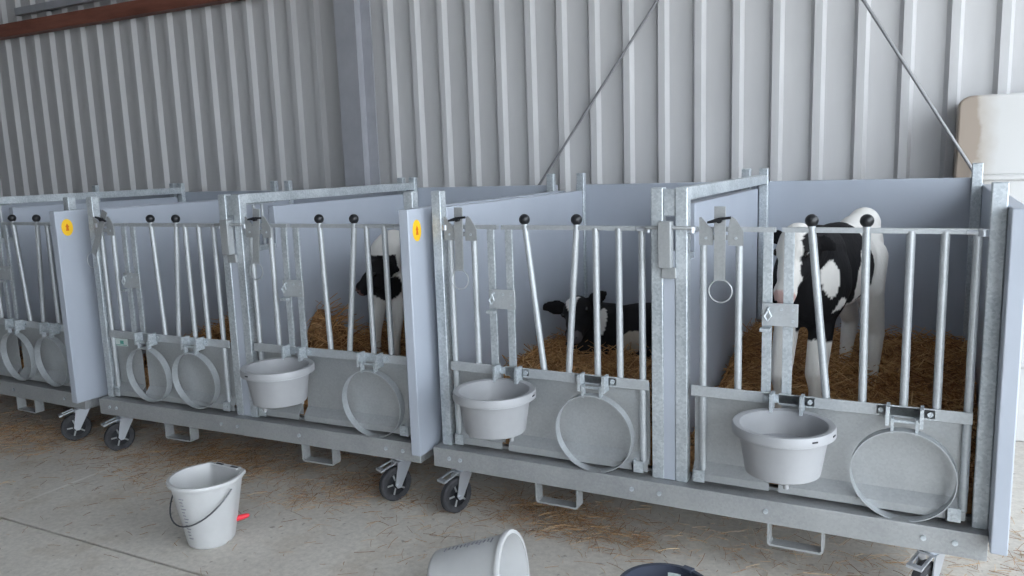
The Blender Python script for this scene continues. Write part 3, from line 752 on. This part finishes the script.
def coatB(v):
    p = (v.x, v.y, v.z); L = Vector(p)-Vector((-1.745,1.115,.850)); t = L.dot(hdB['a'])/hdB['L']; s = L.dot(hdB['s']); f = L.dot(hdB['f'])
    if f > .02 and .06 < t < .52 and abs(s+.006) < .052*(1-(t-.06)/.46) and v.y < 1.16: return WHT
    if t > .93 and v.y < 1.02: return mixv(BLK, (.16,.15,.16), .7)
    if inside(p, (-1.605,1.14,.765), (.024,.09,.075), .3, 14): return WHT
    if inside(p, (-1.43,1.17,.645), (.065,.10,.06), .3, 10): return (.52,.46,.38)
    if inside(p, (-1.74,.94,.53), (.09,.09,.05), .3, 10): return (.55,.52,.48)
    return BLK
finish_calf('calf', mb, coatB, 'black calf with a white forehead triangle lying in the straw', (-1.5,1.25,.48), hdB)

# calf standing half hidden behind the side panel of the middle unit
mb = MB()
hC = Vector((-.42, -.91, 0)).normalized()
blob(mb, (-2.62,1.28,1.10), (.20,.14,.16), hC); blob(mb, (-2.72,1.05,1.04), (.32,.165,.185), hC); blob(mb, (-2.83,.84,1.06), (.16,.155,.20), hC); blob(mb, (-2.80,.88,1.18), (.15,.085,.09), hC)
limb(mb, [(-2.82,.84,1.18), (-2.79,.74,1.17), (-2.765,.69,1.11)], [.12,.105,.085])
hdC = head(mb, (-2.755,.645,1.105), (-2.865,.545,.965), (.85,-.5,0), .070)
ear(mb, (-2.72,.64,1.11), (-2.61,.60,1.09), (0,-.2,1)); ear(mb, (-2.80,.69,1.115), (-2.885,.72,1.05), (0,-.3,1))
for (sh, el, kn, ft) in (((-2.93,.84,1.02), (-2.94,.84,.92), (-2.955,.80,.70), (-2.96,.80,.48)), ((-2.74,.80,1.02), (-2.775,.80,.92), (-2.79,.77,.70), (-2.80,.77,.48))):
    limb(mb, [sh, el, kn, Vector(kn).lerp(Vector(ft), .35), Vector(kn).lerp(Vector(ft), .75), ft], [.09,.058,.040,.030,.031,.036])
for (hp, st_, hk, ft) in (((-2.55,1.24,1.06), (-2.56,1.18,.96), (-2.52,1.33,.78), (-2.54,1.27,.48)), ((-2.69,1.30,1.06), (-2.71,1.24,.96), (-2.67,1.40,.78), (-2.69,1.34,.48))):
    limb(mb, [hp, st_, hk, Vector(hk).lerp(Vector(ft), .72), ft], [.105,.08,.040,.030,.036])
def coatC(v):
    p = (v.x, v.y, v.z); L = Vector(p)-Vector((-2.755,.645,1.105)); t = L.dot(hdC['a'])/hdC['L']
    if v.y < .70+.04*noise.noise(Vector(p)*12) and v.z < 1.17: return mixv(BLK, PNK, .35) if t > .97 else BLK
    if inside(p, (-2.86,.78,1.0), (.16,.16,.13), .2, 8): return BLK
    if v.z < .95: return mixv(WHT, DRT, max(0, min(.5, (.8-v.z))))
    if inside(p, (-2.62,1.1,1.0), (.2,.3,.2), .3, 6): return BLK
    return WHT
finish_calf('calf', mb, coatC, 'black-headed calf half hidden behind the side panel of the middle pen', (-2.75,1.0,.48), hdC)

# ------------------------------------------------------------------ loose straw on the floor
def loose(N, clusters, seed, label, fmin=.0007, fmax=.0015, Lr=(.03,.15)):
    rnd = random.Random(seed); mb = MB()
    for _ in range(N):
        cx, cy, sx, sy, w_ = rnd.choices(clusters, [c_[4] for c_ in clusters])[0]
        x = rnd.gauss(cx, sx); y = rnd.gauss(cy, sy)
        if y > 2.3: continue
        a = rnd.uniform(0, 2*PI); L = rnd.uniform(*Lr)*rnd.uniform(.4, 1)
        stalk(mb, Vector((x, y, .003+rnd.uniform(0,.012))), Vector((math.cos(a), math.sin(a), rnd.uniform(-.0,.08))), L, rnd.uniform(fmin,fmax), .06, rnd)
    o = link('loose_straw', mb.mesh('loose_straw', 'straw_loose', smooth=False, fix=False)); tag(o, label, 'straw', kind='stuff')
loose(2100, [(-1.5,.22,.20,.10,3),(-1.25,.08,.2,.06,1.4),(-.9,.3,.5,.3,1.5),(-.1,.25,.35,.25,1.6),(-1.9,-.1,.25,.2,.5),(.5,.35,.12,.35,1.6),(-1.75,-.4,.3,.2,.12)], 11, 'loose straw scattered under the right pen')
loose(2600, [(-3.6,.12,.25,.15,2),(-3.0,.2,.5,.3,2),(-4.1,.05,.25,.2,1),(-2.5,.1,.2,.10,.6),(-3.5,-.25,.35,.15,.2),(-2.75,-.15,.12,.05,.15)], 12, 'loose straw scattered under the middle pen')
loose(1800, [(-5.3,-.1,.35,.14,2),(-5.9,.1,.7,.3,2),(-4.9,.15,.3,.2,1)], 13, 'loose straw scattered under the leftmost pen')
loose(260, [(-2.6,-.4,1.3,.5,1),(-1.2,-.4,.7,.35,1),(-4.0,-.6,.7,.3,.6)], 14, 'stray stalks and crumbs over the open concrete floor', .0007, .0014, (.015,.09))
